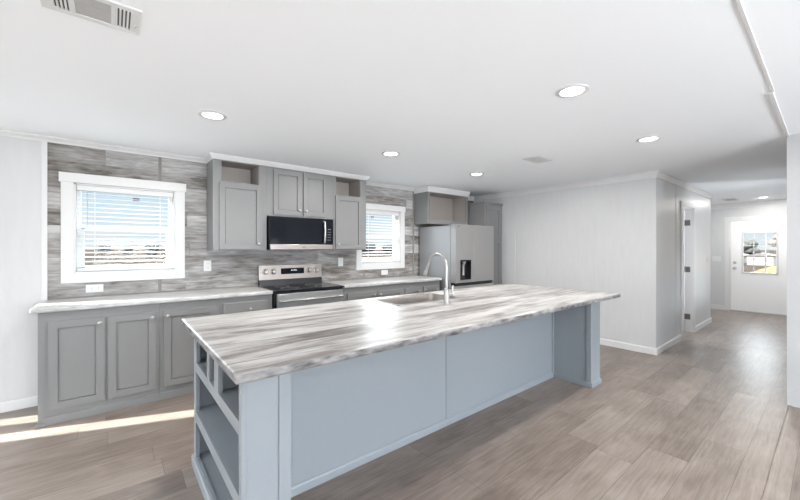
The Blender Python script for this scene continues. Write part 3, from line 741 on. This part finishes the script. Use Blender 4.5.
# recessed front panels
for a, c_ in ((0.602, 1.994), (1.998, 3.62)):
    obj('front_panel', box(a, c_, IYP, IYP + 0.018, 0.0, ZT), 'island', r, 0.0015)
obj('panel_batten', box(1.9955, 1.9965, IYP + 0.001, IYP + 0.017, 0, ZT), 'slot', r)
p = BM(); add_sweep(p, [(0.602, IYP), (3.640, IYP), (3.640, IY0), (3.844, IY0), (3.844, 1.9)], base_prof(0.050, 0.010)); obj('base_moulding', p, 'island', r)
p = BM(); add_box(p, 3.612, 3.640, IYP - 0.012, IYP, 0.05, ZT); obj('corner_strip', p, 'island', r, 0.001)
# far end wing
p = BM(); add_box(p, 3.640, 3.84, IY0 + 0.001, IY1, 0, ZT); obj('end_wing', p, 'island', r, 0.0015)
p = BM(); add_box(p, 3.630, 3.640, IY0, IY0 + 0.045, 0.05, ZT); obj('corner_strip', p, 'island', r, 0.001)
# island floor/back carcase behind the front panels
obj('cabinet_body', box(2.54, 3.60, IYP + 0.02, IY1 - 0.013, 0.09, ZT - 0.002), 'island', r)

# countertop with a sink cut-out
SX0, SX1, SY0, SY1 = 1.750, 2.490, 2.170, 2.605
def holed_slab(x0, x1, y0, y1, z0, z1, hx0, hx1, hy0, hy1):
    bm = BM(); xs_ = [x0, hx0, hx1, x1]; ys_ = [y0, hy0, hy1, y1]
    lo = [[bm.verts.new((x, y, z0)) for y in ys_] for x in xs_]; hi = [[bm.verts.new((x, y, z1)) for y in ys_] for x in xs_]
    for i in range(3):
        for j in range(3):
            if i == 1 and j == 1: continue
            bm.faces.new((hi[i][j], hi[i + 1][j], hi[i + 1][j + 1], hi[i][j + 1])); bm.faces.new((lo[i][j], lo[i][j + 1], lo[i + 1][j + 1], lo[i + 1][j]))
    for i in range(3):
        bm.faces.new((lo[i][0], lo[i + 1][0], hi[i + 1][0], hi[i][0])); bm.faces.new((lo[i][3], hi[i][3], hi[i + 1][3], lo[i + 1][3]))
        bm.faces.new((lo[0][i], hi[0][i], hi[0][i + 1], lo[0][i + 1])); bm.faces.new((lo[3][i], lo[3][i + 1], hi[3][i + 1], hi[3][i]))
    bm.faces.new((lo[1][1], hi[1][1], hi[2][1], lo[2][1])); bm.faces.new((lo[1][2], lo[2][2], hi[2][2], hi[1][2]))
    bm.faces.new((lo[1][1], lo[1][2], hi[1][2], hi[1][1])); bm.faces.new((lo[2][1], hi[2][1], hi[2][2], lo[2][2]))
    return bm
b = holed_slab(0.340, 3.955, 1.350, 2.665, 0.8748, 0.9135, SX0 + 0.012, SX1 - 0.012, SY0 + 0.012, SY1 - 0.050)
tag(obj('countertop', b, 'island_top', bevel=0.012, seg=4), 'grey weathered-wood laminate countertop on the island', 'countertop')

# laminate edge strips
for o_ in [q for q in bpy.data.objects if q.name.startswith('countertop')]:
    o_.data.materials.append(M['edge'] if o_.data.materials[0] == M['island_top'] else M['edge_pale'])
    for f_ in o_.data.polygons:
        if abs(f_.normal.z) < 0.5: f_.material_index = 1

# sink
def sink():
    bm = BM(); z = 0.9140
    loops = [(SX0, SX1, SY0, SY1, z), (SX0 + 0.001, SX1 - 0.001, SY0 + 0.001, SY1 - 0.001, z + 0.003), (SX0 + 0.022, SX1 - 0.022, SY0 + 0.022, SY1 - 0.062, z + 0.003),
             (SX0 + 0.028, SX1 - 0.028, SY0 + 0.028, SY1 - 0.068, z - 0.006), (SX0 + 0.035, SX1 - 0.035, SY0 + 0.035, SY1 - 0.075, z - 0.17), (SX0 + 0.06, SX1 - 0.06, SY0 + 0.06, SY1 - 0.10, z - 0.195)]
    R_ = []
    for i, (a, b_, c_, d_, zz) in enumerate(loops):
        rad = 0.03; ring = []
        for cx_, cy_, s0 in ((b_ - rad, d_ - rad, 0), (a + rad, d_ - rad, 90), (a + rad, c_ + rad, 180), (b_ - rad, c_ + rad, 270)):
            for k_ in range(5):
                th = math.radians(s0 + k_ * 22.5); ring.append(bm.verts.new((cx_ + rad * math.cos(th), cy_ + rad * math.sin(th), zz)))
        R_.append(ring)
    for p_, q_ in zip(R_, R_[1:]):
        for k_ in range(20): bm.faces.new((p_[k_], p_[(k_ + 1) % 20], q_[(k_ + 1) % 20], q_[k_]))
    bm.faces.new(R_[-1])
    return bm
r = thing('kitchen_sink', 'stainless drop-in sink set in the island countertop', 'sink', (2.12, 2.39, 0.9135))
obj('basin', sink(), 'sinksteel', r, smooth=True)
k = BM(); add_lathe(k, (2.12, 2.39, 0.7195), (0, 0, 1), [(0, 0), (0.045, 0), (0.045, 0.003), (0.03, 0.0035), (0.02, 0.001), (0, 0.001)]); obj('drain', k, 'nickel', r, smooth=True)

# faucet
r = thing('faucet', 'brushed nickel pull-down faucet with a high arch beside the sink', 'faucet', (2.133, 2.015, 0.9135))
fx, fyy = 2.133, 2.015
k = BM(); add_lathe(k, (fx, fyy, 0.9137), (0, 0, 1), [(0, 0), (0.028, 0), (0.028, 0.006), (0.024, 0.010), (0.0235, 0.115), (0.016, 0.121), (0.0125, 0.123), (0, 0.123)]); obj('faucet_body', k, 'nickel', r, smooth=True)
pts = [(fx, fyy, 1.034), (fx, fyy, 1.10), (fx, fyy, 1.16), (fx, fyy, 1.21)]
R0 = 0.108; cyy = fyy + R0; cz = 1.21
for i in range(1, 15):
    th = PI - i * (PI * 0.93) / 14
    pts.append((fx, cyy + R0 * math.cos(th), cz + R0 * math.sin(th)))
k = BM(); add_tube(k, pts, 0.0115, 14); obj('spout', k, 'nickel', r, smooth=True)
e = Vector(pts[-1]); dn = (Vector(pts[-1]) - Vector(pts[-2])).normalized(); dn = (dn + Vector((0, 0.10, 0))).normalized()
k = BM(); add_lathe(k, tuple(e + dn * 0.002), tuple(dn), [(0, 0), (0.0125, 0), (0.0135, 0.02), (0.0135, 0.06), (0.0175, 0.075), (0.0185, 0.105), (0.014, 0.108), (0, 0.108)], 18); obj('spray_head', k, 'nickel', r, smooth=True)
k = BM(); add_tube(k, [(fx + 0.015, fyy - 0.004, 0.985), (fx + 0.06, fyy - 0.010, 0.985)], 0.013, 14)
add_tube(k, [(fx + 0.052, fyy - 0.010, 0.985), (fx + 0.060, fyy - 0.010, 1.02), (fx + 0.066, fyy - 0.010, 1.06)], [0.007, 0.006, 0.005], 10)
obj('lever_handle', k, 'nickel', r, smooth=True)

# ------------------------------------------------------------------ outlets and switches
def plate_y(name, label, cat, x0, x1, z0, z1, y, kind, group=None):
    r = thing(name, label, cat, ((x0 + x1) / 2, y, (z0 + z1) / 2), group)
    pl = obj('cover_plate', box(x0, x1, y - 0.006, y, z0, z1), 'vinyl', r, 0.002)
    cx_, cz_ = (x0 + x1) / 2, (z0 + z1) / 2
    if kind == 'v' or kind == 'h':
        for s_ in (-1, 1):
            k = BM()
            ox, oz = (0, s_ * 0.024) if kind == 'v' else (s_ * 0.024, 0)
            add_lathe(k, (cx_ + ox, y - 0.006, cz_ + oz), (0, -1, 0), [(0, 0), (0.016, 0), (0.016, 0.0015), (0, 0.0015)], 20)
            so_ = obj('socket', k, 'vinyl', r)
            k = BM()
            for q in (-1, 1):
                if kind == 'v': add_box(k, cx_ + ox + q * 0.006 - 0.001, cx_ + ox + q * 0.006 + 0.001, y - 0.008, y - 0.0072, cz_ + oz - 0.002, cz_ + oz + 0.007)
                else: add_box(k, cx_ + ox - 0.002, cx_ + ox + 0.007, y - 0.008, y - 0.0072, cz_ + q * 0.006 - 0.001, cz_ + q * 0.006 + 0.001)
            obj('slots', k, 'slot', so_)
    if kind == 's':
        obj('toggle', box(cx_ - 0.005, cx_ + 0.005, y - 0.016, y - 0.006, cz_ - 0.010, cz_ + 0.010), 'vinyl', r, 0.001)
    return r
OG = 'white outlets on the plank wall'
plate_y('wall_outlet', 'white horizontal outlet just under the left kitchen window', 'outlet', -0.195, -0.070, 0.955, 1.028, WK - 0.001, 'h', OG)
plate_y('wall_outlet', 'white outlet on the plank wall right of the left window', 'outlet', 0.775, 0.850, 1.115, 1.232, WK - 0.001, 'v', OG)
plate_y('wall_outlet', 'white outlet between the range and the second window', 'outlet', 2.445, 2.522, 1.115, 1.232, WK - 0.001, 'v', OG)
plate_y('wall_outlet', 'blank white plate under the second kitchen window, nearest the fridge', 'outlet', 3.19, 3.315, 0.958, 1.03, WK - 0.001, '', OG)
plate_y('light_switch', 'white light switch at the far end of the hall wall', 'light switch', 8.22, 8.295, 1.09, 1.205, YH - 0.001, 's')
r = thing('light_switch', 'white three-gang light switch plate beside the front door', 'light switch', (XD - 0.001, 1.66, 1.13))
obj('cover_plate', box(XD - 0.007, XD - 0.001, 1.585, 1.735, 1.075, 1.185), 'vinyl', r, 0.002)
for yy in (1.614, 1.66, 1.706): obj('toggle', box(XD - 0.016, XD - 0.0072, yy - 0.005, yy + 0.005, 1.118, 1.142), 'vinyl', r, 0.001)

# ------------------------------------------------------------------ recessed ceiling lights
def copy_thing(src, loc, label):
    c_ = src.copy(); COL.objects.link(c_); c_.location = loc; c_['label'] = label
    for ch in src.children:
        d_ = ch.copy(); COL.objects.link(d_); d_.parent = c_
    return c_
spots = [(0.57, 2.89, 'recessed ceiling light nearest the left kitchen window'),
         (2.22, 1.03, 'recessed ceiling light largest in view, above the near side of the island'),
         (2.235, 2.90, 'recessed ceiling light above the aisle in front of the microwave'),
         (3.73, 1.05, 'recessed ceiling light nearest the outside corner of the grey wall'),
         (3.73, 2.98, 'recessed ceiling light nearest the fridge'),
         (9.75, 0.86, 'recessed ceiling light in front of the entry door')]
x, y, lb = spots[0]
L0 = thing('ceiling_light', lb, 'ceiling light', (x, y, CE), 'round recessed ceiling lights')
k = BM(); add_lathe(k, (x, y, CE), (0, 0, -1), [(0.066, 0.0002), (0.095, 0.0002), (0.095, 0.004), (0.088, 0.008), (0.072, 0.009), (0.066, 0.004)], 40); obj('trim_ring', k, 'white', L0, smooth=True)
k = BM(); add_lathe(k, (x, y, CE), (0, 0, -1), [(0, 0.0004), (0.066, 0.0004), (0.066, 0.0035), (0, 0.0045)], 40); obj('lens', k, 'lamp', L0, smooth=True)
for x, y, lb in spots[1:]: copy_thing(L0, (x, y, CE), lb)
for x, y, lb in spots:
    d_ = bpy.data.lights.new('ceiling_lamp', 'AREA'); d_.shape = 'DISK'; d_.size = 0.12; d_.energy = 9; d_.color = (1.0, 0.97, 0.93)
    o = bpy.data.objects.new('ceiling_lamp', d_); COL.objects.link(o); o.location = (x, y, CE - 0.012)

# ------------------------------------------------------------------ ceiling vents
r = thing('air_vent', 'large white ceiling register with a mesh centre at the top left', 'vent', (-0.062, 1.908, CE))
vx0, vx1, vy0, vy1 = -0.222, 0.094, 1.800, 2.012
z1 = CE - 0.0005
fr = BM()
add_box(fr, vx0, vx1, vy0, vy0 + 0.030, z1 - 0.008, z1); add_box(fr, vx0, vx1, vy1 - 0.030, vy1, z1 - 0.008, z1)
for a, c_ in ((vx0, -0.188), (-0.132, -0.119), (-0.006, 0.008), (0.060, vx1)): add_box(fr, a, c_, vy0 + 0.03, vy1 - 0.03, z1 - 0.008, z1)
obj('vent_frame', fr, 'vinyl', r, 0.0015)
obj('vent_mesh', box(-0.119, -0.006, vy0 + 0.03, vy1 - 0.03, z1 - 0.006, z1), 'grille', r)
for s0 in (-0.188, 0.008):
    obj('vent_opening', box(s0, s0 + 0.054, vy0 + 0.03, vy1 - 0.03, z1 - 0.002, z1), 'darkgrey', r)
    for i in range(5):
        xx = s0 + 0.0005 + i * 0.0125
        obj('vent_louver', box(xx, xx + 0.0065, vy0 + 0.03, vy1 - 0.03, z1 - 0.009, z1 - 0.003), 'vinyl', r)
k = BM(); add_tube(k, [(0.076, 1.925, z1 - 0.008), (0.076, 1.925, z1 - 0.018), (0.080, 1.895, z1 - 0.022)], 0.0025, 8); obj('damper_lever', k, 'grille', r)
def small_vent(x0, x1, y0, y1, label):
    r = thing('air_vent', label, 'vent', ((x0 + x1) / 2, (y0 + y1) / 2, CE)); k = BM(); w = 0.03
    add_box(k, x0, x1, y0, y0 + w, z1 - 0.006, z1); add_box(k, x0, x1, y1 - w, y1, z1 - 0.006, z1); add_box(k, x0, x0 + w, y0 + w, y1 - w, z1 - 0.006, z1); add_box(k, x1 - w, x1, y0 + w, y1 - w, z1 - 0.006, z1)
    obj('vent_frame', k, 'vinyl', r)
    obj('vent_opening', box(x0 + w, x1 - w, y0 + w, y1 - w, z1 - 0.002, z1), 'darkgrey', r)
    k = BM(); n_ = 7
    for i in range(n_):
        yy = y0 + w + (i + 0.3) * (y1 - y0 - 2 * w) / n_; add_box(k, x0 + w, x1 - w, yy, yy + 0.009, z1 - 0.008, z1 - 0.003)
    obj('vent_slats', k, 'vinyl', r)
small_vent(3.48, 3.80, 1.97, 2.16, 'small white ceiling register above the far end of the island')
small_vent(9.45, 9.90, 1.22, 1.42, 'small white ceiling register in the hall near the entry door')

# ------------------------------------------------------------------ outside
b = BM(); add_box(b, -300, 500, WK + TH + 0.02, 600, -0.85, -0.70); struct('ground_north', b, 'dirt')
b = BM(); add_box(b, XD + TH + 0.02, 500, -300, WK + TH, -0.85, -0.70); struct('ground_east', b, 'grass')
def tree(x, y, h, w, label, cat='tree', mat='leaf', z0=-0.70, seed=0):
    r = thing('distant_tree', label, cat, (x, y, z0), 'trees on the horizon')
    rnd = random.Random(seed + int(x * 13 + y)); bm = BM()
    for i in range(7):
        m_ = Matrix.Translation((x + rnd.uniform(-.35, .35) * w, y + rnd.uniform(-.2, .2) * w, z0 + h * rnd.uniform(0.35, 0.8)))
        bmesh.ops.create_icosphere(bm, subdivisions=2, radius=w * rnd.uniform(0.16, 0.30), matrix=m_ @ Matrix.Diagonal((1.2, 1, 0.8, 1)))
    for v in bm.verts: v.co += Vector((rnd.uniform(-1, 1), rnd.uniform(-1, 1), rnd.uniform(-1, 1))) * w * 0.02
    obj('crown', bm, mat, r)
    k = BM(); add_tube(k, [(x, y, z0 + 0.02), (x, y, z0 + h * 0.5)], [w * 0.03, w * 0.02], 8); obj('trunk', k, 'bark', r)
for i, (x, y, h, w) in enumerate([(-6.0, 92, 3.3, 4.5), (-1.6, 96, 3.0, 3.2), (2.2, 96, 2.8, 3), (6.4, 93, 3.3, 4), (11.2, 90, 3.0, 4)]):
    tree(x, y, h, w, ['dark round tree on the horizon at the left edge of the left kitchen window', 'low dark tree second from the left edge in the left kitchen window', 'smallest dark tree near the middle of the left kitchen window view',
         'broad dark tree right of the middle in the left kitchen window', 'low dark tree at the right edge of the left kitchen window'][i], seed=i)
for i, (x, y, h, w) in enumerate([(62, 92, 4.2, 6), (68, 90, 3.4, 5)]):
    tree(x, y, h, w, ['dark tree left on the horizon in the second kitchen window', 'low dark tree right on the horizon in the second kitchen window'][i], seed=20 + i)
for i, (x, y, h, w) in enumerate([(82, 12.6, 4.0, 4), (76, 8.4, 3.6, 3.5), (90, 6.2, 5.0, 3.4)]):
    tree(x, y, h, w, ['dark tree at the left pane of the entry door glass', 'low dark tree at the middle pane of the entry door glass', 'tallest brownish bare tree at the right pane of the entry door glass'][i], mat='leaf' if i < 2 else 'bark', seed=40 + i)
def shed(x, y, w, d, h, label, mat, name='distant_house'):
    r = thing(name, label, 'house', (x, y, -0.70), 'buildings beyond the field'); z0 = -0.69
    obj('wall', box(x, x + d, y - w / 2, y + w / 2, z0, z0 + h), mat, r)
    k = BM(); add_sweep(k, [(x - 0.2, y), (x + d + 0.2, y)], [(-w / 2 - 0.3, z0 + h), (0, z0 + h + 0.28 * w * 0.6), (w / 2 + 0.3, z0 + h)]); obj('roof', k, 'roofing', r)
    for q in (-1, 1): obj('window', box(x - 0.02, x, y + q * w * 0.22 - w * 0.07, y + q * w * 0.22 + w * 0.07, z0 + h * 0.4, z0 + h * 0.75), 'roofing', r)
shed(66, 9.0, 2.6, 6, 1.0, 'low pale house in the middle pane of the entry door glass', 'siding')
shed(60, 5.6, 2.2, 5, 1.1, 'pale house at the right pane of the entry door glass', 'siding')
shed(74, 12.0, 2.6, 6, 1.1, 'farther pale house in the left pane of the entry door glass', 'siding')
